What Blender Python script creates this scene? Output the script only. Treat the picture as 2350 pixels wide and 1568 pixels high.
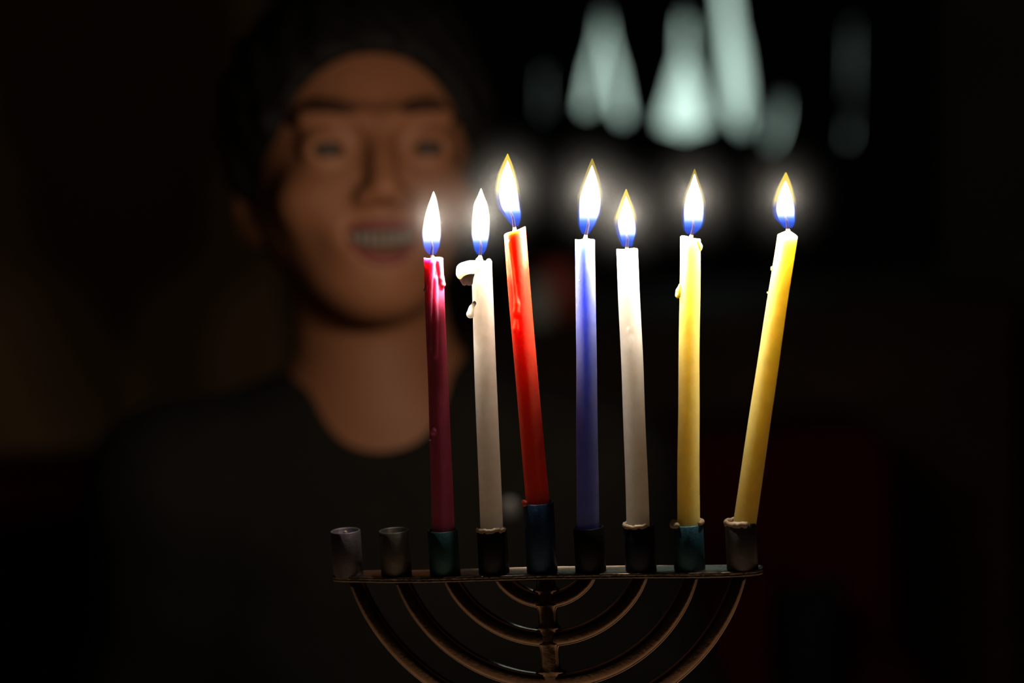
import bpy, bmesh, math, random
import numpy as np
from mathutils import Vector, Matrix

for o in list(bpy.data.objects):
    bpy.data.objects.remove(o, do_unlink=True)
scene = bpy.context.scene
COL = scene.collection
random.seed(4)

# ------------------------------------------------------------------ camera
CAM_LOC = Vector((0.0, 0.0, 1.10))
CAM_PITCH = math.radians(7.4)      # looking slightly down
CAM_ROLL = math.radians(3.35)
LENS, SENSOR, PW, PH = 85.0, 36.0, 2350.0, 1568.0
FPX = LENS / SENSOR * PW
_f = Vector((0, math.cos(CAM_PITCH), -math.sin(CAM_PITCH)))
_r0 = Vector((1, 0, 0)); _u0 = _r0.cross(_f)
_r = _r0 * math.cos(CAM_ROLL) - _u0 * math.sin(CAM_ROLL)
_u = _u0 * math.cos(CAM_ROLL) + _r0 * math.sin(CAM_ROLL)
cam_data = bpy.data.cameras.new('camera')
cam = bpy.data.objects.new('camera', cam_data)
COL.objects.link(cam)
cam.matrix_world = Matrix(((_r.x, _u.x, -_f.x, CAM_LOC.x), (_r.y, _u.y, -_f.y, CAM_LOC.y),
                           (_r.z, _u.z, -_f.z, CAM_LOC.z), (0, 0, 0, 1)))
cam_data.lens = LENS; cam_data.sensor_width = SENSOR
cam_data.clip_start = 0.05; cam_data.clip_end = 50
cam_data.dof.use_dof = True
cam_data.dof.focus_distance = 1.055
cam_data.dof.aperture_fstop = 3.2
scene.camera = cam

# ------------------------------------------------------------------ world, exposure
world = bpy.data.worlds.new('night'); scene.world = world
world.use_nodes = True
world.node_tree.nodes['Background'].inputs[0].default_value = (0.0, 0.0, 0.0, 1)
world.node_tree.nodes['Background'].inputs[1].default_value = 0.0
scene.view_settings.view_transform = 'Standard'
scene.view_settings.look = 'None'
scene.view_settings.exposure = 0.0
scene.view_settings.gamma = 1.0
scene.view_settings.use_curve_mapping = False
scene.cycles.use_denoising = True
scene.cycles.use_light_tree = False
scene.cycles.adaptive_threshold = 0.12
scene.cycles.light_sampling_threshold = 0.02
scene.cycles.transparent_max_bounces = 48
scene.cycles.max_bounces = 4
scene.cycles.diffuse_bounces = 2
scene.cycles.glossy_bounces = 2
scene.cycles.transmission_bounces = 2
scene.cycles.sample_clamp_indirect = 2.0
scene.cycles.volume_bounces = 0
FLAME_WATTS = 1.15
FLAME_LIGHT = (1.0, 0.84, 0.65)
WINDOW_LIGHT = (0.70, 0.98, 0.86)
HAZE_K, HAZE_R, HAZE_STEP, HAZE_COL = 0.36, 0.029, 4.0, (0.86, 0.93, 1.0)


# ------------------------------------------------------------------ helpers
def W(px, py, depth):
    """a point of the place from the direction of a photograph pixel and its distance"""
    return CAM_LOC + (_f + _r * ((px - PW / 2) / FPX) - _u * ((py - PH / 2) / FPX)) * depth


def WY(px, py, y):
    d = _f + _r * ((px - PW / 2) / FPX) - _u * ((py - PH / 2) / FPX)
    return CAM_LOC + d * (y / d.y)


def WZ(px, py, z):
    d = _f + _r * ((px - PW / 2) / FPX) - _u * ((py - PH / 2) / FPX)
    return CAM_LOC + d * ((z - CAM_LOC.z) / d.z)


def smoothmesh(me, on=True):
    me.polygons.foreach_set('use_smooth', [on] * len(me.polygons))


def link(name, me, mat, parent=None, smooth=True):
    if mat is not None:
        me.materials.append(mat)
    smoothmesh(me, smooth)
    o = bpy.data.objects.new(name, me)
    COL.objects.link(o)
    if parent is not None:
        o.parent = parent
    return o


def tag(o, label=None, cat=None, group=None, kind=None):
    if label: o['label'] = label
    if cat: o['category'] = cat
    if group: o['group'] = group
    if kind: o['kind'] = kind
    return o


def empty(name, mat4):
    o = bpy.data.objects.new(name, None)
    COL.objects.link(o)
    o.empty_display_size = 0.02
    o.matrix_world = mat4
    return o


def pydata(name, verts, faces, inv=None):
    me = bpy.data.meshes.new(name)
    if inv is not None:
        verts = [inv @ Vector(v) for v in verts]
    me.from_pydata([tuple(v) for v in verts], [], faces)
    me.validate()
    me.update()
    return me


def rings_mesh(name, rings, close_a=True, close_b=True, inv=None, tvals=None):
    n = len(rings[0])
    verts = [v for r in rings for v in r]
    faces = []
    for i in range(len(rings) - 1):
        for j in range(n):
            a = i * n + j; b = i * n + (j + 1) % n
            faces.append((a, b, b + n, a + n))
    if close_a: faces.append(tuple(reversed(range(n))))
    if close_b: faces.append(tuple(range((len(rings) - 1) * n, len(rings) * n)))
    me = pydata(name, verts, faces, inv)
    if tvals is not None:
        at = me.attributes.new('t', 'FLOAT', 'POINT')
        at.data.foreach_set('value', [t for t in tvals for _ in range(n)])
    return me


def lathe(name, prof, n=48, inv=None):
    rings = [[Vector((r * math.cos(2 * math.pi * j / n), r * math.sin(2 * math.pi * j / n), z)) for j in range(n)] for r, z in prof]
    return rings_mesh(name, rings, True, True, inv)


def tube(name, pts, rad, n=12, inv=None, tvals=None):
    pts = [Vector(p) for p in pts]
    rings = []
    ref = Vector((0, 1, 0))
    for i, p in enumerate(pts):
        d = (pts[min(i + 1, len(pts) - 1)] - pts[max(i - 1, 0)]).normalized()
        a = d.cross(ref)
        if a.length < 1e-4: a = d.cross(Vector((1, 0, 0)))
        a.normalize(); b = d.cross(a)
        r = rad[i] if isinstance(rad, (list, tuple)) else rad
        rings.append([p + (a * math.cos(2 * math.pi * j / n) + b * math.sin(2 * math.pi * j / n)) * r for j in range(n)])
    return rings_mesh(name, rings, True, True, inv, tvals)


def box_mesh(name, lo, hi, bevel=0.0, seg=2):
    bm = bmesh.new()
    bmesh.ops.create_cube(bm, size=1.0)
    lo = Vector(lo); hi = Vector(hi)
    for v in bm.verts:
        v.co = Vector([lo[k] + (v.co[k] + 0.5) * (hi[k] - lo[k]) for k in range(3)])
    if bevel > 0:
        bmesh.ops.bevel(bm, geom=list(bm.edges), offset=bevel, segments=seg, profile=0.5, affect='EDGES')
    me = bpy.data.meshes.new(name); bm.to_mesh(me); bm.free()
    return me


def boxes_mesh(name, boxes):
    vs, fs = [], []
    for lo, hi in boxes:
        b = len(vs)
        vs += [(x, y, z) for x in (lo[0], hi[0]) for y in (lo[1], hi[1]) for z in (lo[2], hi[2])]
        fs += [tuple(b + k for k in q) for q in ((0, 1, 3, 2), (4, 6, 7, 5), (0, 4, 5, 1), (2, 3, 7, 6), (0, 2, 6, 4), (1, 5, 7, 3))]
    return pydata(name, vs, fs)


# ---- signed-distance modelling: smooth unions of round shapes, meshed with surface nets
def s_min(a, b, k):
    h = np.clip(0.5 + 0.5 * (b - a) / k, 0, 1)
    return b * (1 - h) + a * h - k * h * (1 - h)


def s_max(a, b, k):
    return -s_min(-a, -b, k)


def sd_ell(P, c, r):
    X = (P[0] - c[0]) / r[0]; Y = (P[1] - c[1]) / r[1]; Z = (P[2] - c[2]) / r[2]
    k = np.sqrt(X * X + Y * Y + Z * Z)
    k2 = np.sqrt((X / r[0]) ** 2 + (Y / r[1]) ** 2 + (Z / r[2]) ** 2) + 1e-9
    return k * (k - 1) / k2


def sd_cap(P, a, b, ra, rb):
    a = np.array(a, dtype=np.float32); b = np.array(b, dtype=np.float32); ab = b - a
    L = float(ab @ ab) + 1e-12
    t = np.clip(((P[0] - a[0]) * ab[0] + (P[1] - a[1]) * ab[1] + (P[2] - a[2]) * ab[2]) / L, 0, 1)
    d = np.sqrt((P[0] - a[0] - t * ab[0]) ** 2 + (P[1] - a[1] - t * ab[1]) ** 2 + (P[2] - a[2] - t * ab[2]) ** 2)
    return d - (ra + (rb - ra) * t)


def sd_chain(P, pts, k):
    """pts: (x, y, z, r) joined by tapering capsules"""
    d = None
    if len(pts) == 1:
        return sd_cap(P, pts[0][:3], pts[0][:3], pts[0][3], pts[0][3])
    for a, b in zip(pts[:-1], pts[1:]):
        e = sd_cap(P, a[:3], b[:3], a[3], b[3])
        d = e if d is None else s_min(d, e, k)
    return d


def nets(name, f, lo, hi, h, inv=None):
    ax = [np.arange(lo[k], hi[k] + h, h, dtype=np.float32) for k in range(3)]
    P = np.meshgrid(*ax, indexing='ij')
    V = f(P).astype(np.float32)
    n = V.shape
    s = V < 0
    cs = np.zeros((n[0] - 1, n[1] - 1, n[2] - 1), dtype=np.int8)
    for dx in (0, 1):
        for dy in (0, 1):
            for dz in (0, 1):
                cs += s[dx:n[0] - 1 + dx, dy:n[1] - 1 + dy, dz:n[2] - 1 + dz]
    act = (cs > 0) & (cs < 8)
    idx = np.full(act.shape, -1, dtype=np.int64)
    ci = np.argwhere(act)
    idx[act] = np.arange(len(ci))
    acc = np.zeros((len(ci), 3)); cnt = np.zeros(len(ci))
    corners = [(a, b, c) for a in (0, 1) for b in (0, 1) for c in (0, 1)]
    for a in corners:
        for k in range(3):
            if a[k] == 0:
                b = list(a); b[k] = 1
                va = V[ci[:, 0] + a[0], ci[:, 1] + a[1], ci[:, 2] + a[2]]
                vb = V[ci[:, 0] + b[0], ci[:, 1] + b[1], ci[:, 2] + b[2]]
                m = (va < 0) != (vb < 0)
                t = np.where(m, va / np.where(m, va - vb, 1), 0)
                p = np.array(a, float)[None, :].repeat(len(ci), 0)
                p[:, k] += t
                acc += np.where(m[:, None], p, 0); cnt += m
    verts = (ci + acc / cnt[:, None]) * h + np.array(lo)
    faces = []
    for k in range(3):
        u, v = (k + 1) % 3, (k + 2) % 3
        sl = [slice(0, n[0]), slice(0, n[1]), slice(0, n[2])]
        sa = list(sl); sb = list(sl)
        sa[k] = slice(0, n[k] - 1); sb[k] = slice(1, n[k])
        A = s[tuple(sa)]; B = s[tuple(sb)]
        e = np.argwhere(A != B)
        e = e[(e[:, u] > 0) & (e[:, v] > 0) & (e[:, u] < n[u] - 1) & (e[:, v] < n[v] - 1)]
        flip = A[e[:, 0], e[:, 1], e[:, 2]]
        q = []
        for du, dv in ((1, 1), (0, 1), (0, 0), (1, 0)):
            c = e.copy(); c[:, u] -= du; c[:, v] -= dv
            q.append(idx[c[:, 0], c[:, 1], c[:, 2]])
        q = np.stack(q, 1)
        q[~flip] = q[~flip][:, ::-1]
        faces.append(q)
    faces = np.concatenate(faces)
    faces = faces[(faces >= 0).all(1)]
    if inv is not None:
        M = np.array(inv)
        verts = verts @ M[:3, :3].T + M[:3, 3]
    me = bpy.data.meshes.new(name)
    me.vertices.add(len(verts)); me.vertices.foreach_set('co', verts.astype(np.float32).ravel())
    me.loops.add(faces.size); me.loops.foreach_set('vertex_index', faces.astype(np.int32).ravel())
    me.polygons.add(len(faces))
    me.polygons.foreach_set('loop_start', np.arange(0, faces.size, 4, dtype=np.int32))
    me.update(calc_edges=True); me.validate()
    return me


# ------------------------------------------------------------------ materials
def new_mat(name):
    m = bpy.data.materials.new(name); m.use_nodes = True
    return m, m.node_tree.nodes, m.node_tree.links


def plain(name, col, rough=0.6, metal=0.0, var=0.12, scale=40.0, bump=0.0, spec=0.5, bscale=None):
    m, N, L = new_mat(name)
    b = N['Principled BSDF']
    b.inputs['Roughness'].default_value = rough
    b.inputs['Metallic'].default_value = metal
    b.inputs['Specular IOR Level'].default_value = spec
    tc = N.new('ShaderNodeTexCoord')
    nz = N.new('ShaderNodeTexNoise'); nz.inputs['Scale'].default_value = scale; nz.inputs['Detail'].default_value = 2
    L.new(tc.outputs['Object'], nz.inputs['Vector'])
    rp = N.new('ShaderNodeValToRGB')
    rp.color_ramp.elements[0].position = 0.3; rp.color_ramp.elements[1].position = 0.7
    rp.color_ramp.elements[0].color = tuple(c * (1 - var) for c in col) + (1,)
    rp.color_ramp.elements[1].color = tuple(min(1, c * (1 + var)) for c in col) + (1,)
    L.new(nz.outputs['Fac'], rp.inputs['Fac']); L.new(rp.outputs['Color'], b.inputs['Base Color'])
    if bump > 0:
        n2 = N.new('ShaderNodeTexNoise'); n2.inputs['Scale'].default_value = bscale or scale * 2; n2.inputs['Detail'].default_value = 2
        L.new(tc.outputs['Object'], n2.inputs['Vector'])
        bp = N.new('ShaderNodeBump'); bp.inputs['Strength'].default_value = bump; bp.inputs['Distance'].default_value = 0.002
        L.new(n2.outputs['Fac'], bp.inputs['Height']); L.new(bp.outputs['Normal'], b.inputs['Normal'])
    return m


def wax(name, col, radius, sss=0.5, rough=0.42, scale=0.004):
    m = plain(name, col, rough, 0, 0.06, 180, 0.08, 0.45, 600)
    b = m.node_tree.nodes['Principled BSDF']
    b.inputs['Subsurface Weight'].default_value = sss
    b.inputs['Subsurface Radius'].default_value = radius
    b.inputs['Subsurface Scale'].default_value = scale
    return m


def flame_mat(name, cols, strength):
    """cols: list of (t, rgb, power) along the flame from base to tip"""
    m, N, L = new_mat(name)
    N.remove(N['Principled BSDF'])
    out = N['Material Output']
    at = N.new('ShaderNodeAttribute'); at.attribute_name = 't'
    rp = N.new('ShaderNodeValToRGB'); cr = rp.color_ramp
    rs = N.new('ShaderNodeValToRGB'); cs = rs.color_ramp
    mx = max(p for _, _, p in cols)
    while len(cr.elements) < len(cols): cr.elements.new(0.5)
    while len(cs.elements) < len(cols): cs.elements.new(0.5)
    for i, (t, c, p) in enumerate(cols):
        cr.elements[i].position = t; cr.elements[i].color = tuple(c) + (1,)
        cs.elements[i].position = t; cs.elements[i].color = (p / mx,) * 3 + (1,)
    L.new(at.outputs['Fac'], rp.inputs['Fac']); L.new(at.outputs['Fac'], rs.inputs['Fac'])
    mu = N.new('ShaderNodeMath'); mu.operation = 'MULTIPLY'; mu.inputs[1].default_value = mx * strength
    L.new(rs.outputs['Color'], mu.inputs[0])
    aw = N.new('ShaderNodeAttribute'); aw.attribute_name = 'w'
    mw = N.new('ShaderNodeMath'); mw.operation = 'MULTIPLY'
    L.new(mu.outputs[0], mw.inputs[0]); L.new(aw.outputs['Fac'], mw.inputs[1])
    em = N.new('ShaderNodeEmission'); tr = N.new('ShaderNodeBsdfTransparent'); ad = N.new('ShaderNodeAddShader')
    L.new(rp.outputs['Color'], em.inputs['Color']); L.new(mw.outputs[0], em.inputs['Strength'])
    L.new(em.outputs[0], ad.inputs[0]); L.new(tr.outputs[0], ad.inputs[1]); L.new(ad.outputs[0], out.inputs['Surface'])
    m.cycles.emission_sampling = 'NONE'
    return m


def haze_mat(name, k):
    """added haze standing in for lens glow: densest at the flame, nothing at its edge"""
    m, N, L = new_mat(name)
    N.remove(N['Principled BSDF'])
    tc = N.new('ShaderNodeTexCoord')
    ln = N.new('ShaderNodeVectorMath'); ln.operation = 'DOT_PRODUCT'
    L.new(tc.outputs['Object'], ln.inputs[0]); L.new(tc.outputs['Object'], ln.inputs[1])
    mr = N.new('ShaderNodeValToRGB'); cr = mr.color_ramp; cr.interpolation = 'LINEAR'
    for q in (0.02, 0.06, 0.12, 0.25, 0.45, 0.7): cr.elements.new(q)
    for e in cr.elements:
        q2 = e.position
        e.color = ((1 - q2) ** 2.2 * 0.05 / (q2 + 0.05),) * 3 + (1,)
    L.new(ln.outputs['Value'], mr.inputs['Fac'])
    mu = N.new('ShaderNodeMath'); mu.operation = 'MULTIPLY'; mu.inputs[1].default_value = k
    L.new(mr.outputs['Color'], mu.inputs[0])
    v = N.new('ShaderNodeVolumeScatter'); v.inputs['Color'].default_value = HAZE_COL + (1,)
    L.new(mu.outputs[0], v.inputs['Density'])
    L.new(v.outputs[0], N['Material Output'].inputs['Volume'])
    m.cycles.volume_step_rate = HAZE_STEP
    return m


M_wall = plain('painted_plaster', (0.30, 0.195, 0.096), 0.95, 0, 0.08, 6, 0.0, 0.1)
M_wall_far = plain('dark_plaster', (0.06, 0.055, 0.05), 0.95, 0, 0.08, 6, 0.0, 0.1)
M_floor = plain('floor_boards', (0.10, 0.055, 0.03), 0.6, 0, 0.3, 12)
M_ceil = plain('ceiling_paint', (0.25, 0.23, 0.21), 0.95, 0, 0.05, 5)
M_dark_wood = plain('dark_wood', (0.035, 0.018, 0.010), 0.7, 0, 0.3, 30, 0.0, 0.15)
M_red_cloth = plain('red_upholstery', (0.024, 0.0016, 0.0013), 0.95, 0, 0.2, 90, 0.0, 0.05)
M_black_cloth = plain('black_cloth', (0.004, 0.004, 0.005), 0.95, 0, 0.2, 90, 0.0, 0.05)
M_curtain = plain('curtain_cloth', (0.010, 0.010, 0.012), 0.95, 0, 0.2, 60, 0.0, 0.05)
M_metal = plain('aged_bronze', (0.25, 0.165, 0.12), 0.13, 1.0, 0.10, 120, 0.02, 0.5, 500)
M_bar = plain('pewter_bar', (0.21, 0.17, 0.14), 0.30, 1.0, 0.2, 150, 0.15, 0.5, 600)

# ------------------------------------------------------------------ the room
RX0, RX1, RY0, RY1, RZ = -2.4, 2.6, -1.2, 3.55, 2.5
tag(link('floor', boxes_mesh('floor', [((RX0, RY0, -0.06), (RX1, RY1, 0.0))]), M_floor, None, False), 'dark wooden floor under the sofa and table', kind='structure')
tag(link('ceiling', boxes_mesh('ceiling', [((RX0, RY0, RZ), (RX1, RY1, RZ + 0.06))]), M_ceil, None, False), 'plain unlit ceiling over the room', kind='structure')
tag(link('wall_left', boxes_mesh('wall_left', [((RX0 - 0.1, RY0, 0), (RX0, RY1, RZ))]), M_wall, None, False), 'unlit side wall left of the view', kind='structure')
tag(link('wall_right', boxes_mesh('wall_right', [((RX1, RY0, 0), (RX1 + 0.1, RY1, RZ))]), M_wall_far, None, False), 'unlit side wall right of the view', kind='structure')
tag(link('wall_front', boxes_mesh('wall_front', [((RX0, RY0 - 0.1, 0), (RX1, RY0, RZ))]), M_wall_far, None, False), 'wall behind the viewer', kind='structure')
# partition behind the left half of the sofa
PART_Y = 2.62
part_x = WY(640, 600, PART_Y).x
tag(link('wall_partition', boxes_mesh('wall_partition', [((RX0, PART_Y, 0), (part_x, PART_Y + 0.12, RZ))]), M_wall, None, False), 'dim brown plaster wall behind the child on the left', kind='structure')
# back wall with the window opening
CUR_Y = 3.36
wa = WY(1205, 345, RY1); wb = WY(2010, 345, RY1)
wx0, wx1 = wa.x - 0.05, wb.x + 0.03
wz0 = WY(1600, 338, RY1).z - 0.035; wz1 = wz0 + 0.95
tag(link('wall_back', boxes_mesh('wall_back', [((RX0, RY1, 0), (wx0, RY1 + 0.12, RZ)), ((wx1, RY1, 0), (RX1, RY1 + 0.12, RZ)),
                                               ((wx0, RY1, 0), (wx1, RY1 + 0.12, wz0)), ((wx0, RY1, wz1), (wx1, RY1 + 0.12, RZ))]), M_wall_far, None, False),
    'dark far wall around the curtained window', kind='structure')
m_pane, N, L = new_mat('lit_frosted_pane')
b = N['Principled BSDF']
b.inputs['Base Color'].default_value = (0.3, 0.4, 0.36, 1); b.inputs['Roughness'].default_value = 0.3
b.inputs['Emission Color'].default_value = WINDOW_LIGHT + (1,); b.inputs['Emission Strength'].default_value = 1.12
m_pane.cycles.emission_sampling = 'NONE'
win = empty('window_1', Matrix.Translation(((wx0 + wx1) / 2, RY1 + 0.06, wz0)))
tag(win, 'window glowing pale green behind dark curtains', kind='structure')
ww = wx1 - wx0; wh = wz1 - wz0
link('window_frame', boxes_mesh('window_frame', [((-ww / 2, -0.05, 0), (ww / 2, 0.05, 0.03)), ((-ww / 2, -0.05, wh - 0.03), (ww / 2, 0.05, wh)),
                                                 ((-ww / 2, -0.05, 0.03), (-ww / 2 + 0.03, 0.05, wh - 0.03)), ((ww / 2 - 0.03, -0.05, 0.03), (ww / 2, 0.05, wh - 0.03))]), M_dark_wood, win, False)
link('pane', box_mesh('pane', (-ww / 2 + 0.03, -0.01, 0.03), (ww / 2 - 0.03, 0.01, wh - 0.03)), m_pane, win, False)

# curtains: lengths of dark cloth whose edges leave tapering gaps
gaps = [  # each: list of (py, x_centre, width) from top to bottom
    [(-700, 1246, 0), (150, 1246, 0), (180, 1246, 0.7), (250, 1246, 0.7), (275, 1246, 0), (500, 1246, 0)],
    [(-700, 1386, 0), (20, 1386, 0), (90, 1380, 7), (160, 1362, 17), (245, 1348, 19), (258, 1347, 0), (500, 1347, 0)],
    [(-700, 1387, 0), (30, 1387, 0), (90, 1392, 9), (160, 1407, 22), (262, 1427, 22), (278, 1430, 0), (500, 1430, 0)],
    [(-700, 1570, 0), (30, 1571, 0), (65, 1572, 13), (130, 1571, 14), (165, 1572, 40), (210, 1571, 66), (250, 1572, 92), (288, 1572, 108), (304, 1572, 0), (500, 1572, 0)],
    [(-700, 1662, 14), (-60, 1664, 20), (50, 1673, 28), (110, 1682, 38), (190, 1690, 46), (240, 1694, 40), (285, 1700, 20), (305, 1706, 0), (500, 1706, 0)],
    [(-700, 1780, 0), (215, 1795, 0), (260, 1794, 7), (310, 1782, 9), (340, 1766, 6), (352, 1760, 0), (500, 1755, 0)],
    [(-700, 1955, 0), (40, 1955, 0), (130, 1953, 2.2), (330, 1947, 2.2), (355, 1946, 0), (500, 1946, 0)],
]


def gap_at(g, py, side):
    xs = [p[0] for p in g]
    c = np.interp(py, xs, [p[1] for p in g]); w = np.interp(py, xs, [p[2] for p in g])
    return c + side * (w / 2 if w > 0.2 else -0.8)


cur = empty('window_curtain', Matrix.Translation(((wx0 + wx1) / 2, CUR_Y, 0.02)))
tag(cur, 'dark curtain lengths with narrow bright gaps in front of the glowing window', 'curtain')
cinv = cur.matrix_world.inverted()
pys = list(range(-700, -60, 80)) + list(range(-60, 370, 6)) + [380, 420, 500]
for k in range(len(gaps) + 1):
    rows = []
    yk = CUR_Y + (0.012 if k % 2 else -0.012)
    for py in pys + ['floor']:
        p_ = 500 if py == 'floor' else py
        xl = gap_at(gaps[k - 1], p_, 1) if k > 0 else 1040
        xr = gap_at(gaps[k], p_, -1) if k < len(gaps) else 2140
        if xr < xl + 2: xl, xr = (xl + xr) / 2 - 1, (xl + xr) / 2 + 1
        row = []
        for j in range(25):
            s = j / 24
            v = WY(xl + (xr - xl) * s, p_, yk)
            v.y += 0.006 * math.sin(s * max(2, (xr - xl) / 40) * 6.28)
            if py == 'floor': v.z = 0.02
            row.append(v)
        rows.append(row)
    nb = len(rows); vs = [v for r in rows for v in r]
    vs2 = vs + [v + Vector((0, 0.003, 0)) for v in vs]
    off = len(vs); fs = []
    for i in range(nb - 1):
        for j in range(24):
            a = i * 25 + j
            fs.append((a, a + 25, a + 26, a + 1)); fs.append((a + off, a + 1 + off, a + 26 + off, a + 25 + off))
        a = i * 25; fs.append((a, a + off, a + 25 + off, a + 25))
        a = i * 25 + 24; fs.append((a, a + 25, a + 25 + off, a + off))
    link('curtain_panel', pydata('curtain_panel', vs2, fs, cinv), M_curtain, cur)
top_z = WY(1600, -700, CUR_Y).z
rod = tube('curtain_rod', [(wx0 - 0.3, CUR_Y, top_z + 0.02), (wx1 + 0.3, CUR_Y, top_z + 0.02)], 0.018, 14, cinv)
link('curtain_rod', rod, M_dark_wood, cur)

# ------------------------------------------------------------------ table under the menorah
BAR_C = W(1251, 1311, 1.06)
MEN_YAW = math.radians(-10.0)
BAR_H = 0.132
TABLE_Z = BAR_C.z - BAR_H
M_table = plain('table_wood', (0.27, 0.205, 0.145), 0.6, 0, 0.12, 30, 0.0, 0.2)
tbl = empty('dining_table', Matrix.Translation((0.02, 0.83, 0)))
tag(tbl, 'wooden table carrying the menorah', 'table')
link('table_top', box_mesh('table_top', (-0.85, -0.12, TABLE_Z - 0.035), (0.85, 0.42, TABLE_Z), 0.006), M_table, tbl)
for sx in (-1, 1):
    for y in (-0.07, 0.36):
        link('leg', box_mesh('leg', (sx * 0.78 - 0.03, y - 0.03, 0), (sx * 0.78 + 0.03, y + 0.03, TABLE_Z - 0.035), 0.005), M_dark_wood, tbl)

# ------------------------------------------------------------------ menorah
S = 1.06 / FPX            # metres per photograph pixel at the menorah
men = empty('menorah', Matrix.Translation((BAR_C.x, BAR_C.y, TABLE_Z)) @ Matrix.Rotation(MEN_YAW, 4, 'Z'))
tag(men, 'nine-cup bronze menorah with curved branches on the table', 'menorah')
MW = men.matrix_world.copy()
HB = BAR_H                # local height of the bar's top face
# bar: long strip with rounded, slightly hammered outline
BL, BD, BT = 0.0955, 0.0078, 0.0022
ring_t, n_out = [], 160
out = []
for i in range(n_out):
    a = 2 * math.pi * i / n_out
    c, s = math.cos(a), math.sin(a)
    x = math.copysign(abs(c) ** 0.18, c); y = math.copysign(abs(s) ** 0.55, s)
    out.append((x * BL, y * BD * (1 + 0.035 * math.sin(x * 9 + 1) + 0.02 * math.sin(x * 23))))
prof = [(0.97, -BT), (0.99, -BT * 0.95), (1.0, -BT * 0.82), (0.995, -BT * 0.66), (0.988, -BT * 0.5), (0.995, -BT * 0.34), (1.0, -BT * 0.18), (0.99, -BT * 0.04), (0.97, 0.0)]
rings = [[Vector((x - math.copysign((1 - f) * BD, x) * min(1, abs(x) / BL * 1.0), y * f, HB + dz + 0.0004 * math.sin(x * 55 + 0.6))) for x, y in out] for f, dz in prof]
link('bar', rings_mesh('bar', rings), M_bar, men)

# curved branches: circular bands, centre above the bar
ARCS = [(125, 78), (244, 168), (358, 270), (467, 356)]
BAND = 37 * S
# cross-section: flat-fronted with rounded shoulders (u across the band, y in mm, front is negative)
SECTION = []
for j in range(64):
    t = 2 * math.pi * j / 64
    SECTION.append((math.copysign(abs(math.cos(t)) ** 0.42, math.cos(t)), math.copysign(abs(math.sin(t)) ** 0.5, math.sin(t)) * 2.8))


def branch_mesh(half, drop):
    R = (half * half + drop * drop) / (2 * drop); cz = R - drop
    R *= S; cz *= S
    zb = HB - BT * 0.7
    rm = R - BAND / 2
    a0 = math.asin(min(0.999, cz / rm))
    rings = []
    n = 72
    for i in range(n + 1):
        a = math.pi + a0 + (math.pi - 2 * a0) * i / n
        er = Vector((math.cos(a), 0, math.sin(a)))
        c = Vector((0, 0, zb + cz)) + er * rm
        ring = []
        endf = min(i, n - i) / 5.0
        bw = BAND / 2 * (1.0 if endf >= 1 else 0.9 + 0.1 * endf)
        for uu, yy in SECTION:
            ring.append(c + er * (uu * bw) + Vector((0, yy * 0.001, 0)))
        rings.append(ring)
    return rings_mesh('branch', rings)


for half, drop in ARCS:
    link('branch', branch_mesh(half, drop), M_metal, men)
# stem with fillets beneath each branch
rings = []
zs = np.linspace(HB - BT * 0.8, 0.020, 150)
for z in zs:
    hw = 21 * S
    for half, drop in ARCS:
        zj = HB - drop * S
        d = zj - z + 0.0006
        if d > 0: hw += 0.0042 * math.exp(-d / 0.0009)
        d2 = z - (zj + BAND)
        if d2 > -0.001: hw += 0.003 * math.exp(-(d2 + 0.001) / 0.0009)
    hw = min(hw, 0.0085)
    rings.append([Vector((math.copysign(abs(math.cos(t)) ** 0.5, math.cos(t)) * hw, math.copysign(abs(math.sin(t)) ** 0.6, math.sin(t)) * 0.0029, z))
                  for t in [2 * math.pi * j / 24 for j in range(24)]])
link('stem', rings_mesh('stem', rings), M_metal, men)
link('base', lathe('base', [(0.002, 0.0), (0.044, 0.0), (0.046, 0.002), (0.045, 0.005), (0.034, 0.010), (0.018, 0.015), (0.009, 0.021), (0.0065, 0.028), (0.002, 0.0285)], 64), M_metal, men)

# candle cups
cup_cols = [(0.15, 0.13, 0.17), (0.19, 0.172, 0.165), (0.030, 0.13, 0.155), (0.015, 0.017, 0.022), (0.015, 0.06, 0.17),
            (0.008, 0.009, 0.014), (0.012, 0.016, 0.06), (0.02, 0.11, 0.17), (0.15, 0.14, 0.15)]
cup_names = ['dark violet', 'charcoal grey', 'dark teal', 'black', 'dark blue taller', 'black', 'navy', 'petrol blue', 'slate grey']
cup_px = [796, 907, 1018.5, 1131, 1241.5, 1353, 1468.5, 1580.5, 1701.5]
cup_h = [108, 106, 105, 104, 164, 104, 106, 106, 106]
CUP_R = 35.5 * S
cup_local = []
M_wax_old = wax('old_wax', (0.26, 0.21, 0.15), (1, 0.6, 0.35), 0.4, 0.5)
M_wax_old_red = wax('old_red_wax', (0.55, 0.05, 0.03), (1, 0.3, 0.2), 0.3, 0.5)
xdir = (MW.to_3x3() @ Vector((1, 0, 0)))


def bar_x(px):
    """where along the bar a pixel column falls (solved on the projected bar top)"""
    lo, hi = -0.15, 0.15
    for _ in range(40):
        mid = (lo + hi) / 2
        p = MW @ Vector((mid, 0, HB + 0.010)) - CAM_LOC
        if PW / 2 + FPX * p.dot(_r) / p.dot(_f) < px: lo = mid
        else: hi = mid
    return (lo + hi) / 2


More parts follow.
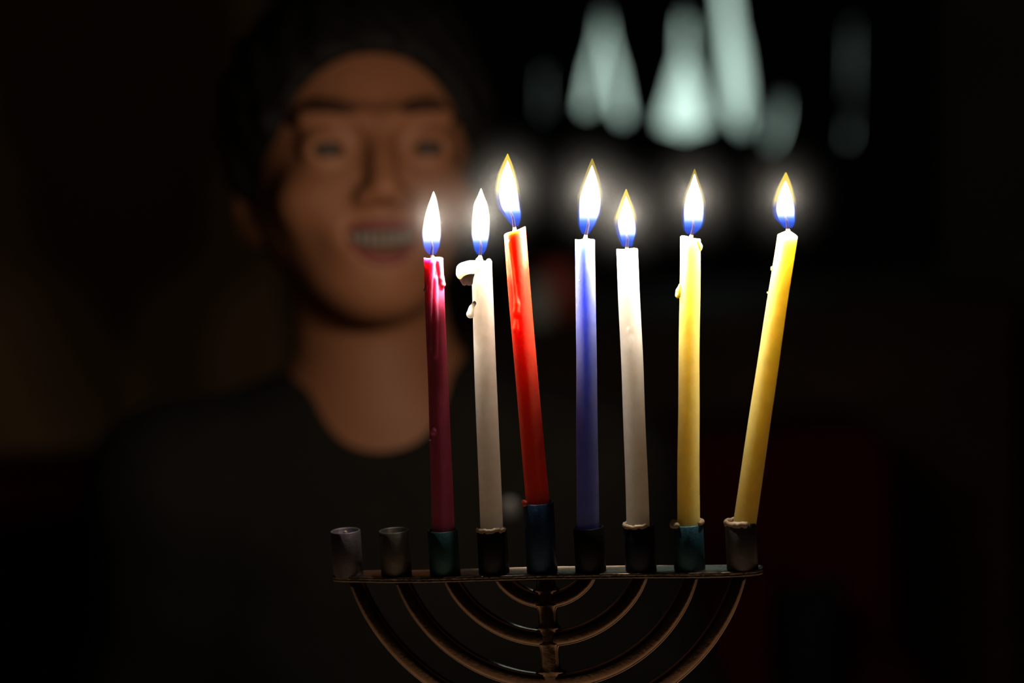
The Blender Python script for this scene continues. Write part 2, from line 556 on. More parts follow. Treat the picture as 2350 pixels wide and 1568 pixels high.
for i in range(9):
    x = bar_x(cup_px[i]); h = cup_h[i] * S; R = CUP_R
    z0 = HB - 0.0004
    w = 0.0009
    prof = [(0.001, 0), (R - 0.0004, 0), (R, 0.0004), (R * 0.985, h * 0.5), (R * 0.985, h - 0.0003), (R * 0.985 - w * 0.5, h), (R * 0.985 - w, h - 0.0004), (R * 0.985 - w, 0.0022), (0.001, 0.0020)]
    mc = plain('cup_metal_%d' % i, tuple(c * 0.62 for c in cup_cols[i]), 0.5, 0.5, 0.15, 260, 0.1, 0.5, 900)
    c = link('candle_cup', lathe('candle_cup', prof, 56), mc, men)
    c.location = (x, 0, z0)
    c['label'] = cup_names[i] + ' metal candle cup'
    cup_local.append((x, z0, h, R * 0.985 - w))
    # dried wax on the rims
    if i in (3, 6, 7, 8, 4):
        rr = R * 0.985 - w * 0.4
        rnd = random.Random(i)
        pts = []
        spans = {3: (195, 345), 6: (150, 310), 7: (140, 235), 8: (120, 300), 4: (185, 225)}[i]
        nn = 22
        for q in range(nn + 1):
            a = math.radians(spans[0] + (spans[1] - spans[0]) * q / nn)
            rad = (0.0011 if i in (7, 8) else 0.00075) * rnd.uniform(0.55, 1.25)
            pts.append((rr * math.cos(a), rr * math.sin(a), h + rnd.uniform(-0.0004, 0.0006), rad))
        f = lambda P, pts=pts: sd_chain(P, pts, 0.0006)
        me = nets('wax_rim', f, (-R - 0.003, -R - 0.003, h - 0.003), (R + 0.003, R + 0.003, h + 0.004), 0.00035)
        link('wax_rim', me, M_wax_old_red if i == 4 else M_wax_old, c)
        if i == 7:
            pts2 = [(rr * math.cos(math.radians(a)), rr * math.sin(math.radians(a)), h + 0.0005, 0.0009) for a in range(-30, 60, 9)]
            link('wax_rim', nets('wax_rim', lambda P: sd_chain(P, pts2, 0.0006), (-R - 0.003, -R - 0.003, h - 0.003), (R + 0.003, R + 0.003, h + 0.004), 0.00035), M_wax_old, c)
    if i == 0:
        link('wick_stub', nets('wick_stub', lambda P: sd_chain(P, [(0.0006, -0.002, 0.002, 0.0022), (0.0006, -0.003, h * 0.7, 0.0012), (0.0010, -0.0042, h - 0.0002, 0.0010)], 0.0006),
                               (-0.004, -0.007, 0.0), (0.005, 0.003, h + 0.003), 0.0004), M_wax_old, c)

# ------------------------------------------------------------------ candles
M_wick = plain('charred_wick', (0.02, 0.015, 0.013), 0.9, 0, 0.3, 800)
m_w, N, L = new_mat('burning_wick')
b = N['Principled BSDF']; b.inputs['Roughness'].default_value = 0.9; b.inputs['Specular IOR Level'].default_value = 0.0
at = N.new('ShaderNodeAttribute'); at.attribute_name = 't'
rp = N.new('ShaderNodeValToRGB'); rp.color_ramp.elements[0].position = 0.16; rp.color_ramp.elements[0].color = (0.6, 0.42, 0.38, 1)
rp.color_ramp.elements[1].position = 0.40; rp.color_ramp.elements[1].color = (0.008, 0.006, 0.006, 1)
L.new(at.outputs['Fac'], rp.inputs['Fac']); L.new(rp.outputs['Color'], b.inputs['Base Color'])

BLUE = (0.004, 0.085, 0.85)
M_core = flame_mat('flame_core_light', [(0.0, BLUE, 0.03), (0.09, (0.01, 0.13, 1.0), 0.10), (0.17, (0.16, 0.36, 1.0), 0.26), (0.31, (1, 0.96, 0.92), 1.2), (1.0, (1, 0.93, 0.8), 1.6)], 1.0)
MANTLE = {}
for key, ky in (('weak', 0.05), ('mid', 0.13), ('strong', 0.30)):
    MANTLE[key] = flame_mat('flame_mantle_' + key, [(0.0, BLUE, 0.13), (0.18, BLUE, 0.14), (0.36, (0.05, 0.15, 1.0), 0.06), (0.50, (1.0, 0.72, 0.12), ky * 0.5), (1.0, (1.0, 0.70, 0.03), ky * 0.7)], 1.0)
flame_centres = []

waxes = {
    'magenta': wax('magenta_wax', (0.52, 0.10, 0.22), (1.0, 0.4, 0.55), 1.0, 0.34, 0.010),
    'white': wax('white_wax', (0.94, 0.77, 0.66), (1.0, 0.84, 0.72), 1.0, 0.45, 0.040),
    'red': wax('red_wax', (0.98, 0.06, 0.025), (1.0, 0.2, 0.1), 1.0, 0.42, 0.040),
    'blue': wax('blue_wax', (0.19, 0.23, 0.64), (0.4, 0.45, 1.0), 1.0, 0.42, 0.030),
    'yellow': wax('yellow_wax', (0.95, 0.53, 0.16), (1.0, 0.72, 0.45), 1.0, 0.45, 0.040),
}
drip_waxes = {
    'magenta': wax('magenta_drip_wax', (0.72, 0.25, 0.38), (1.0, 0.25, 0.45), 0.8, 0.3, 0.004),
    'white': wax('white_drip_wax', (0.93, 0.84, 0.74), (1.0, 0.85, 0.7), 1.0, 0.4, 0.010),
    'red': wax('red_drip_wax', (0.90, 0.06, 0.025), (1.0, 0.2, 0.1), 0.8, 0.35, 0.005),
    'blue': wax('blue_drip_wax', (0.5, 0.55, 0.8), (0.4, 0.45, 1.0), 0.8, 0.42, 0.003),
    'yellow': wax('yellow_drip_wax', (0.94, 0.74, 0.32), (1.0, 0.85, 0.4), 0.8, 0.4, 0.004),
}
# cup, colour, rim px (x,y), top px (x,y), half widths px (bottom, top), tilt of the rim, bowl depth px, flame rows, core tip y, mantle kind, drips
candles = [
    dict(cup=2, col='magenta', name='pink candle', label='magenta candle streaked with drips, leftmost of the lit candles', base=(1017, 1212), top=(995, 593), hw=(26, 22), tilt=0, bowl=-3,
         flame=[(439, 994, 996), (455, 988, 1002), (480, 979, 1007), (510, 972, 1011), (535, 969, 1012), (560, 971, 1010), (575, 976, 1005), (584, 984, 1000)], ctip=440, mantle='weak',
         drips=[[(1008, 602, 8), (1012, 640, 7), (1014, 653, 9)], [(994, 603, 6), (991, 650, 6), (989, 720, 5), (991, 800, 4)], [(1001, 640, 5), (1003, 740, 4), (1000, 818, 5)], [(979, 660, 4), (978, 666, 6)], [(994, 984, 5), (995, 990, 7)], [(988, 1008, 4)]]),
    dict(cup=3, col='white', name='white candle', label='white candle with a big clotted lump of wax at its top', base=(1128, 1213), top=(1105, 601), hw=(26.5, 24), tilt=0, bowl=-4,
         flame=[(431, 1103, 1105), (450, 1095, 1112), (468, 1087, 1119), (506, 1083, 1124), (534, 1082, 1123), (562, 1086, 1119), (574, 1089, 1115), (584, 1095, 1109)], ctip=433, mantle='weak',
         drips=[[(1092, 614, 16), (1078, 617, 17), (1065, 621, 17), (1061, 629, 14)], [(1084, 626, 17), (1072, 638, 14), (1078, 646, 10)], [(1062, 640, 8), (1066, 650, 6)], [(1090, 697, 6), (1084, 708, 7), (1080, 721, 10)], [(1122, 600, 6), (1124, 606, 5)], [(1100, 598, 8), (1102, 592, 5)]]),
    dict(cup=4, col='red', name='red candle', label='red candle in the tall middle cup, leaning left', base=(1233, 1149), top=(1181, 531), hw=(27, 25.5), tilt=-7, bowl=-3,
         flame=[(353, 1164, 1166), (380, 1151, 1177), (404, 1142, 1184), (442, 1137, 1191), (473, 1142, 1195), (491, 1153, 1197), (505, 1164, 1195), (519, 1175, 1190)], ctip=369, mantle='strong',
         drips=[[(1168, 556, 4), (1174, 600, 4), (1184, 680, 4), (1187, 699, 7)], [(1187, 702, 6), (1186, 716, 7)], [(1186, 735, 4), (1185, 756, 7)]]),
    dict(cup=5, col='blue', name='blue candle', label='blue candle standing upright with a smooth side', base=(1350, 1207), top=(1342, 551), hw=(26, 22.5), tilt=0, bowl=-2,
         flame=[(364, 1358, 1360), (385, 1349, 1368), (416, 1338, 1377), (455, 1327, 1382), (485, 1326, 1379), (513, 1327, 1368), (528, 1331, 1358), (537, 1336, 1352)], ctip=380, mantle='mid',
         drips=[[(1326, 641, 2.2), (1330, 645, 2.2)]]),
    dict(cup=6, col='white', name='white candle', label='white candle with drips down its middle, right of the blue one', base=(1465, 1206), top=(1439.5, 573), hw=(26.5, 24.5), tilt=0, bowl=-2,
         flame=[(434, 1436, 1438), (455, 1427, 1446), (480, 1418, 1455), (506, 1410, 1460), (531, 1414, 1461), (549, 1420, 1456), (566, 1428, 1451)], ctip=451, mantle='strong',
         drips=[[(1437, 580, 8), (1437, 615, 8), (1436, 630, 10)], [(1452, 705, 4), (1454, 735, 5), (1448, 760, 5)], [(1441, 755, 4), (1447, 785, 6), (1448, 803, 5)]]),
    dict(cup=7, col='yellow', name='yellow candle', label='upright yellow candle in the petrol blue cup', base=(1579.5, 1204), top=(1584, 547), hw=(26, 23), tilt=4, bowl=-2,
         flame=[(388, 1593, 1595), (415, 1583, 1604), (442, 1573, 1613), (473, 1567, 1618), (503, 1566, 1617), (521, 1568, 1611), (530, 1571, 1603), (537, 1576, 1594)], ctip=400, mantle='mid',
         drips=[[(1600, 556, 6), (1604, 566, 6), (1605, 572, 5)], [(1561, 655, 4), (1557, 668, 5), (1556, 678, 7)]]),
    dict(cup=8, col='yellow', name='yellow candle', label='rightmost candle, yellow with a pointed top, leaning right', base=(1708, 1204), top=(1807, 541), hw=(27, 23), tilt=0, bowl=13,
         flame=[(396, 1802, 1805), (415, 1792, 1813), (437, 1782, 1820), (475, 1773, 1826), (500, 1778, 1826), (513, 1790, 1824), (523, 1799, 1818)], ctip=416, mantle='strong',
         drips=[[(1771, 614, 2.5), (1771, 619, 3)], [(1762, 672, 2.5)]]),
]
n_seg = 80


def mono(xq, x, y):
    """smooth curve through the points without overshoot"""
    x = np.array(x, float); y = np.array(y, float)
    h = np.diff(x); d = np.diff(y) / h
    m = np.zeros(len(x)); m[0], m[-1] = d[0], d[-1]
    for i in range(1, len(x) - 1):
        m[i] = 0 if d[i - 1] * d[i] <= 0 else 2 / (1 / d[i - 1] + 1 / d[i])
    i = np.clip(np.searchsorted(x, xq) - 1, 0, len(h) - 1)
    t = (xq - x[i]) / h[i]
    return (2 * t ** 3 - 3 * t ** 2 + 1) * y[i] + (t ** 3 - 2 * t ** 2 + t) * h[i] * m[i] + (3 * t ** 2 - 2 * t ** 3) * y[i + 1] + (t ** 3 - t ** 2) * h[i] * m[i + 1]


for cd in candles:
    cx, cz0, ch, cin = cup_local[cd['cup']]
    pc = MW @ Vector((cx, 0, cz0 + ch))
    depth = (pc - CAM_LOC).dot(_f)
    s = depth / FPX
    P0 = W(cd['base'][0], cd['base'][1], depth); P1 = W(cd['top'][0], cd['top'][1], depth)
    # candle stays parallel to the picture's depth; its foot sits inside the cup
    axis = (P1 - P0).normalized()
    right = (_r - axis * _r.dot(axis)).normalized()
    back = axis.cross(right)
    foot = P0 - axis * 0.011
    M4 = Matrix(((right.x, back.x, axis.x, foot.x), (right.y, back.y, axis.y, foot.y), (right.z, back.z, axis.z, foot.z), (0, 0, 0, 1)))
    root = empty(cd['name'].replace(' ', '_'), M4)
    tag(root, cd['label'], 'candle', 'lit candles of the menorah')
    inv = M4.inverted()
    Lc = (inv @ P1).z
    mat = waxes[cd['col']]
    # wax body; runs of wax on the side facing the viewer are relief of the same wax
    relief, loose = [], []
    for ch_ in cd['drips']:
        loc = []
        for (px, py, r) in ch_:
            q = inv @ W(px, py, depth)
            rr = (cd['hw'][0] + (cd['hw'][1] - cd['hw'][0]) * min(1, q.z / Lc)) * s
            loc.append((q.x, q.z, r * s, abs(q.x) / rr))
        (relief if max(v[3] for v in loc) < 0.74 and loc[0][1] < Lc - 0.0006 else loose).append((ch_, loc))

    def relief_at(x, z):
        best = 0.0
        for _, loc in relief:
            segs = list(zip(loc[:-1], loc[1:])) or [(loc[0], loc[0])]
            for a_, b_ in segs:
                dx, dz = b_[0] - a_[0], b_[1] - a_[1]
                L2 = dx * dx + dz * dz
                t_ = 0 if L2 == 0 else max(0, min(1, ((x - a_[0]) * dx + (z - a_[1]) * dz) / L2))
                r_ = a_[2] + (b_[2] - a_[2]) * t_
                d2 = (x - a_[0] - t_ * dx) ** 2 + (z - a_[1] - t_ * dz) ** 2
                if d2 < r_ * r_ * 1.4:
                    best = max(best, 0.80 * r_ * (1 - d2 / (r_ * r_ * 1.4)) ** 0.8)
        return best

    rnd = random.Random(cd['cup'])
    ph = [rnd.uniform(0, 6.28) for _ in range(6)]
    rings = []
    m = 190
    wig = lambda z: Vector((0.00012 * math.sin(z * 40 + ph[0]) + 0.00005 * math.sin(z * 110 + ph[1]), 0.0001 * math.sin(z * 50 + ph[2]), 0))
    for i in range(m + 1):
        t = i / m; z = Lc * t
        r = (cd['hw'][0] + (cd['hw'][1] - cd['hw'][0]) * t) * s
        ring = []
        for j in range(n_seg):
            a = 2 * math.pi * j / n_seg
            rr = r * (1 + 0.010 * math.sin(2 * a + ph[3] + z * 60) + 0.006 * math.sin(3 * a + ph[4] - z * 130))
            dz = 0
            if t > 0.9: dz = (t - 0.9) / 0.1 * (math.cos(a) * (-cd['tilt']) * s + 0.00022 * math.sin(3 * a + ph[5]))
            if math.sin(a) < 0 and relief: rr += relief_at(rr * math.cos(a), z)
            ring.append(Vector((rr * math.cos(a), rr * math.sin(a), z + dz)) + wig(z))
        rings.append(ring)
    top = rings[-1]
    ctr = sum(top, Vector()) / n_seg
    for f, dz in ((0.97, 0.45), (0.90, 0.55), (0.80, 0.35), (0.6, -0.1), (0.4, -0.3), (0.2, -0.15), (0.08, 0.5)):
        if cd['bowl'] > 0:
            zz = cd['bowl'] * s * (1 - f) ** 0.8 if f < 0.97 else cd['bowl'] * s * 0.03
        else:
            zz = (0.0005 if f > 0.75 else 0) * dz + (cd['bowl'] * s) * (1 - f) * (0.9 if f > 0.3 else 0.6)
        rings.append([ctr + (v - ctr) * f + Vector((0, 0, zz)) for v in top])
    link('wax_body', rings_mesh('wax_body', rings), mat, root)
    # drips
    for ch_, _ in loose:
        pts = []
        for (px, py, r) in ch_:
            q = inv @ W(px, py, depth)
            rr = (cd['hw'][0] + (cd['hw'][1] - cd['hw'][0]) * min(1, q.z / Lc)) * s
            yy = -math.sqrt(max(0, rr * rr - q.x * q.x)) if abs(q.x) < rr else -0.0008
            big = 0.35 if r < 7 else 0.45
            pts.append((q.x, yy + r * s * big if abs(q.x) < rr else yy, q.z, r * s))
        P = np.array(pts)
        lo = (P[:, :3] - P[:, 3:4]).min(0) - 0.0012; hi = (P[:, :3] + P[:, 3:4]).max(0) + 0.0012
        ext = float(max(hi - lo))
        link('wax_drip', nets('wax_drip', lambda G, pts=pts: sd_chain(G, pts, 0.0012), lo, hi, max(0.00022, ext / 90)), drip_waxes[cd['col']], root)
    # flame geometry: rows (y, left, right) -> round sections
    rows = cd['flame']
    y_t, y_b = rows[0][0], rows[-1][0]
    ys = np.linspace(y_b, y_t, 34)
    rl = mono(ys, [r[0] for r in rows], [r[1] for r in rows]); rr_ = mono(ys, [r[0] for r in rows], [r[2] for r in rows])
    cxs = (rl + rr_) / 2; hws = (rr_ - rl) / 2
    fw = _f

    def flame_shell(cxs, hws, ys, k):
        rg, tv = [], []
        for i in range(len(ys)):
            c = W(cxs[i], ys[i], depth)
            rg.append([c + (_r * math.cos(2 * math.pi * j / 28) + fw * math.sin(2 * math.pi * j / 28)) * max(hws[i] * k, 0.3) * s for j in range(28)])
            tv.append((y_b - ys[i]) / (y_b - y_t))
        return rg, tv

    def shells(name, lst):
        vs, fs, tv, wv = [], [], [], []
        for (c_, h_, y_, k, w_) in lst:
            rg, t_ = flame_shell(c_, h_, y_, k)
            b0 = len(vs)
            for i, r in enumerate(rg):
                vs += r; tv += [t_[i]] * 28; wv += [w_] * 28
            for i in range(len(rg) - 1):
                for j in range(28):
                    a = b0 + i * 28 + j; bb = b0 + i * 28 + (j + 1) % 28
                    fs.append((a, bb, bb + 28, a + 28))
            fs.append(tuple(range(b0 + 27, b0 - 1, -1)))
            fs.append(tuple(range(b0 + (len(rg) - 1) * 28, b0 + len(rg) * 28)))
        me = pydata(name, vs, fs, inv)
        at = me.attributes.new('t', 'FLOAT', 'POINT'); at.data.foreach_set('value', tv)
        aw = me.attributes.new('w', 'FLOAT', 'POINT'); aw.data.foreach_set('value', wv)
        return me

    fl = link('flame', shells('flame', [(cxs, hws, ys, k, w_) for k, w_ in ((1.07, 0.6), (0.94, 1.6))]), MANTLE[cd['mantle']], root)
    # bright core: narrower, lower tip
    ct = cd['ctip']
    yc = np.linspace(y_b - (y_b - y_t) * 0.03, ct, 34)
    warp = np.interp(yc, [ct, y_b], [y_t, y_b])
    hc = np.interp(-warp, -ys, hws); cc = np.interp(-yc, -ys, cxs)
    kk = {'weak': 0.97, 'mid': 0.86, 'strong': 0.78}[cd['mantle']]
    if cd['mantle'] == 'strong':
        cc = cc + hc * 0.10
    link('flame_core', shells('flame_core', [(cc, hc, yc, kk * q, w_) for q, w_ in ((1.04, 0.22), (0.95, 1.2))]), M_core, fl)
    fl['label'] = 'white candle flame with a blue base'
    # wick
    wb_ = Vector(((ctr.x, ctr.y, Lc + min(0, cd['bowl']) * s)))
    if cd['bowl'] > 0: wb_.z += cd['bowl'] * s * 0.7
    mid = inv @ W(cxs[2], y_b + 2, depth)
    tp = inv @ W(cxs[8], ys[8], depth)
    wp = [wb_, wb_.lerp(mid, 0.6), mid, mid.lerp(tp, 0.5) + Vector((0.0004, 0, 0)), tp + Vector((-0.0003, 0, 0))]
    link('wick', tube('wick', wp, [0.0012, 0.00085, 0.00075, 0.0006, 0.00035], 10, None, [0, 0.2, 0.4, 0.7, 1]), m_w, root)
    # the flame's light
    ld = bpy.data.lights.new('flame_light', 'POINT')
    area = float(np.sum(hws) / len(hws) * (y_b - y_t)) / 3000.0
    ld.energy = FLAME_WATTS * area; ld.color = FLAME_LIGHT; ld.shadow_soft_size = 0.0032
    lo_ = bpy.data.objects.new('flame_light', ld); COL.objects.link(lo_)
    lo_.parent = fl
    fc = W(float(np.interp(0.58, np.linspace(0, 1, 34), cxs)), y_b + (y_t - y_b) * 0.58, depth)
    lo_.location = inv @ fc
    flame_centres.append(W(float(np.interp(0.55, np.linspace(0, 1, 34), cxs)), y_b + (y_t - y_b) * 0.55, depth))
# balls of haze added round each flame to give it a lens-like glow
haze = empty('added_glow_haze', Matrix.Translation(W(1395, 480, 1.06)))
tag(haze, 'faint haze added to imitate lens glow around the candle flames', 'haze', kind='stuff')
M_haze = haze_mat('glow_scatter', HAZE_K)
bm = bmesh.new(); bmesh.ops.create_uvsphere(bm, u_segments=24, v_segments=14, radius=1.0)
me = bpy.data.meshes.new('glow_haze_ball'); bm.to_mesh(me); bm.free()
me.materials.append(M_haze)
for c in flame_centres:
    o = bpy.data.objects.new('glow_haze_ball', me); COL.objects.link(o); o.parent = haze
    o.matrix_local = haze.matrix_world.inverted() @ Matrix.Translation(c) @ Matrix.Diagonal((HAZE_R, HAZE_R, HAZE_R * 1.15, 1))

# ------------------------------------------------------------------ red sofa, cushions
NB = W(882, 930, 1.50)         # base of the child's neck
SOFA_L = WY(-160, 1100, 2.15).x; SOFA_R = WY(2040, 1100, 2.15).x
SX = (SOFA_L + SOFA_R) / 2; SHW = (SOFA_R - SOFA_L) / 2
SEAT_Z = 0.40
back_z = WY(1650, 992, 2.10).z
sofa = empty('sofa', Matrix.Translation((SX, 1.85, 0)))
tag(sofa, 'dark red two-seat sofa behind the child', 'sofa')
AW = 0.07
link('backrest', box_mesh('backrest', (-SHW, 0.22, 0.10), (SHW, 0.40, back_z), 0.035, 4), M_red_cloth, sofa)
link('seat_base', box_mesh('seat_base', (-SHW + AW, -0.36, 0.08), (SHW - AW, 0.24, SEAT_Z - 0.12), 0.012), M_red_cloth, sofa)
for sx in (-1, 1):
    link('seat_cushion', box_mesh('seat_cushion', (min(0.003 * sx, sx * (SHW - AW)), -0.37, SEAT_Z - 0.12), (max(0.003 * sx, sx * (SHW - AW)), 0.22, SEAT_Z), 0.03, 4), M_red_cloth, sofa)
    link('armrest', box_mesh('armrest', (min(sx * SHW, sx * (SHW - AW)), -0.38, 0.08), (max(sx * SHW, sx * (SHW - AW)), 0.24, 0.56), 0.03, 4), M_red_cloth, sofa)
    for y in (-0.32, 0.34):
        link('foot', lathe('foot', [(0.001, 0), (0.018, 0), (0.025, 0.1), (0.001, 0.1)], 16), M_dark_wood, sofa).location = (sx * (SHW - 0.05), y, 0)


def cushion(name, label, c, w, h, d, mat, rz, rx):
    n = 24
    rings = []
    vs, fs = [], []
    for sgn in (-1, 1):
        for i in range(n + 1):
            for j in range(n + 1):
                u = -1 + 2 * i / n; v = -1 + 2 * j / n
                pin = 1 - 0.07 * (1 - abs(v) ** 2) * abs(u) ** 6
                pin2 = 1 - 0.07 * (1 - abs(u) ** 2) * abs(v) ** 6
                th = ((1 - u ** 4) * (1 - v ** 4)) ** 0.55
                vs.append((u * w / 2 * pin, sgn * th * d / 2 + (0.0008 * sgn), v * h / 2 * pin2 + h / 2))
        b = (n + 1) ** 2 * (0 if sgn < 0 else 1)
        for i in range(n):
            for j in range(n):
                a = b + i * (n + 1) + j
                q = (a, a + n + 1, a + n + 2, a + 1)
                fs.append(q if sgn < 0 else tuple(reversed(q)))
    o = link(name, pydata(name, vs, fs), mat)
    o.matrix_world = Matrix.Translation(c) @ Matrix.Rotation(rz, 4, 'Z') @ Matrix.Rotation(rx, 4, 'X')
    return tag(o, label, 'cushion', 'cushions on the sofa')


def seat_pt(px, y):
    p = WY(px, 1500, y); return Vector((p.x, y, SEAT_Z + 0.002))


cushion('sofa_cushion', 'red cushion on the sofa right of the child', seat_pt(1590, 1.78), 0.14, 0.27, 0.09, M_red_cloth, 0.1, -0.12)
cushion('sofa_cushion', 'black cushion at the right end of the sofa', seat_pt(1790, 1.93), 0.11, 0.24, 0.08, M_black_cloth, -0.08, -0.02)
cushion('sofa_cushion', 'red cushion on the sofa left of the child', seat_pt(350, 1.78), 0.15, 0.25, 0.09, M_red_cloth, -0.1, -0.12)

# sideboard behind the sofa with two small pots
SBY = 2.9
sb_z = WY(1270, 715, SBY).z
sbx = WY(1270, 700, SBY).x
sb = empty('sideboard', Matrix.Translation((sbx + 0.12, SBY, 0)))
tag(sb, 'low dark sideboard standing behind the sofa', 'sideboard')
link('body', box_mesh('body', (-0.30, -0.16, 0.06), (0.40, 0.22, sb_z - 0.02), 0.004), M_dark_wood, sb)
link('top', box_mesh('top', (-0.31, -0.18, sb_z - 0.02), (0.41, 0.23, sb_z), 0.004), M_dark_wood, sb)
for x in (-0.295, 0.055):
    d = link('door', box_mesh('door', (x, -0.175, 0.09), (x + 0.335, -0.161, sb_z - 0.04), 0.003), M_dark_wood, sb)
    link('knob', lathe('knob', [(0.001, 0), (0.008, 0), (0.012, 0.01), (0.008, 0.02), (0.001, 0.021)], 16), M_bar, d).matrix_local = Matrix.Translation((x + (0.30 if x < 0 else 0.035), -0.175, sb_z * 0.55)) @ Matrix.Rotation(math.pi / 2, 4, 'X')
for x in (-0.27, 0.37):
    for y in (-0.13, 0.19):
        link('leg', box_mesh('leg', (x - 0.02, y - 0.02, 0), (x + 0.02, y + 0.02, 0.06)), M_dark_wood, sb)
pot = link('clay_pot', lathe('clay_pot', [(0.001, 0), (0.022, 0), (0.032, 0.018), (0.034, 0.034), (0.026, 0.052), (0.024, 0.058), (0.028, 0.062), (0.025, 0.062), (0.021, 0.055), (0.001, 0.02)], 40), plain('red_clay', (0.5, 0.10, 0.07), 0.6))
pot.location = (WY(1282, 690, SBY - 0.05).x, SBY - 0.05, sb_z)
tag(pot, 'small reddish pot on the sideboard, blurred between red and blue candles', 'pot')
jar = link('glass_jar', lathe('glass_jar', [(0.001, 0), (0.016, 0), (0.018, 0.004), (0.018, 0.035), (0.012, 0.042), (0.012, 0.05), (0.010, 0.05), (0.010, 0.043), (0.015, 0.034), (0.015, 0.006), (0.001, 0.005)], 40), plain('pale_glaze', (0.55, 0.6, 0.55), 0.3))
jar.location = (WY(1232, 690, SBY - 0.10).x, SBY - 0.10, sb_z)
tag(jar, 'small pale jar on the sideboard beside the reddish pot', 'jar')

# ------------------------------------------------------------------ the child
YAW, PIT, ROL = math.radians(11), math.radians(-13), math.radians(3.2)
HR = (Matrix.Rotation(YAW, 3, 'Z') @ Matrix.Rotation(PIT, 3, 'X') @ Matrix.Rotation(ROL, 3, 'Y'))
EYE_MID = Vector((0, -0.079, 0.002))
HEAD = W(867, 339, 1.415) - HR @ EYE_MID
boy = empty('person', Matrix.Translation((NB.x, NB.y + 0.09, SEAT_Z)))
tag(boy, 'smiling child with short dark hair in a dark shirt behind the candles', 'person')
binv = boy.matrix_world.inverted()
HRi = np.array(HR.inverted(), dtype=np.float32)
Hc = np.array(HEAD, dtype=np.float32)


def to_head(P):
    d = [P[k] - Hc[k] for k in range(3)]
    return [HRi[k, 0] * d[0] + HRi[k, 1] * d[1] + HRi[k, 2] * d[2] for k in range(3)]


def hw_(p):
    """head point (mm) -> world"""
    return HEAD + HR @ (Vector(p) * 0.001)


def e_(Q, c, r):
    return sd_ell(Q, [x * 0.001 for x in c], [x * 0.001 for x in r])


def c_(Q, a, b, ra, rb):
    return sd_cap(Q, [x * 0.001 for x in a], [x * 0.001 for x in b], ra * 0.001, rb * 0.001)


def head_sdf(P):
    Q = to_head(P)
    A = [np.abs(Q[0]), Q[1], Q[2]]      # mirrored
    d = e_(Q, (0, 10, 34), (72, 90, 76))
    d = s_min(d, e_(Q, (0, -26, -18), (60, 62, 72)), 0.022)
    d = s_min(d, e_(Q, (0, -67, -81), (20, 17, 14)), 0.026)
    d = s_min(d, e_(Q, (0, -52, -66), (38, 34, 26)), 0.022)
    d = s_min(d, e_(A, (35, -64, -27), (22, 19, 17)), 0.020)
    d = s_min(d, c_(A, (10, -86, 17), (40, -74, 20), 6, 6), 0.012)
    d = s_min(d, c_(Q, (0, -84, 14), (0, -101, -25), 6.5, 9.0), 0.010)
    d = s_min(d, e_(A, (9.5, -93, -30), (7, 9, 6.5)), 0.006)
    d = s_max(d, -e_(A, (29, -96, 3), (15, 13, 9.5)), 0.014)
    d = s_min(d, e_(A, (29.5, -74.5, 2), (16, 14.2, 13.5)), 0.005)         # lids
    d = s_max(d, -e_(A, (29.5, -90, 0.5), (13.5, 12, 4.2)), 0.002)      # narrow opening
    d = s_max(d, -e_(A, (5.5, -96, -36.5), (3, 4.5, 3)), 0.002)         # nostrils
    # smiling mouth
    zc = A[0] * A[0] * 12.0
    M = [Q[0], Q[1], Q[2] - zc]
    d = s_min(d, e_(M, (0, -76, -55), (32, 15, 20)), 0.014)
    d = s_max(d, -e_(M, (0, -92, -55), (24, 17, 10)), 0.003)
    d = s_min(d, e_(Q, (0, 6, -26), (63, 52, 46)), 0.02)
    # ears
    c, s = math.cos(0.5), math.sin(0.5)
    E = [c * (A[0] - 0.059) - s * (A[1] - 0.010), s * (A[0] - 0.059) + c * (A[1] - 0.010), A[2] + 0.012]
    ear = sd_ell(E, (0.006, 0.010, 0.0), (0.0060, 0.016, 0.026))
    ear = s_max(ear, -sd_ell(E, (0.010, 0.006, 0.003), (0.006, 0.008, 0.015)), 0.004)
    ear = s_min(ear, sd_ell(E, (0.003, 0.001, -0.022), (0.006, 0.008, 0.009)), 0.005)
    d = s_min(d, ear, 0.006)
    return d


def wp_(px, py, dep):
    return np.array(W(px, py, dep), dtype=np.float32)


SL = wp_(415, 1140, 1.515); SR = wp_(1345, 1120, 1.515)
nb = np.array(NB, dtype=np.float32)
hips = np.array((NB.x, NB.y + 0.09, SEAT_Z + 0.10), dtype=np.float32)
EL = np.array((SL[0] - 0.05, SL[1] + 0.02, SL[2] - 0.20), dtype=np.float32)
ER = np.array((SR[0] + 0.05, SR[1] + 0.02, SR[2] - 0.20), dtype=np.float32)
WL = np.array((NB.x - 0.075, NB.y - 0.13, 0.565), dtype=np.float32)
WR = np.array((NB.x + 0.075, NB.y - 0.13, 0.565), dtype=np.float32)
nk0 = np.array(hw_((0, 22, -45)), dtype=np.float32)


def torso_sdf(P, g):
    """trunk, shoulders and arms, grown by g"""
    d = sd_ell(P, nb + np.array((0, 0.028, -0.165), np.float32), (0.145 + g, 0.090 + g, 0.185 + g))
    d = s_min(d, sd_ell(P, hips + np.array((0, 0, 0.04), np.float32), (0.125 + g, 0.095 + g, 0.15 + g)), 0.06)
    for sh, el in ((SL, EL), (SR, ER)):
        d = s_min(d, sd_cap(P, nb + np.array((0, 0.025, -0.022), np.float32), sh, 0.036 + g, 0.046 + g), 0.04)
        d = s_min(d, sd_cap(P, sh, el, 0.045 + g, 0.036 + g), 0.03)
    return d


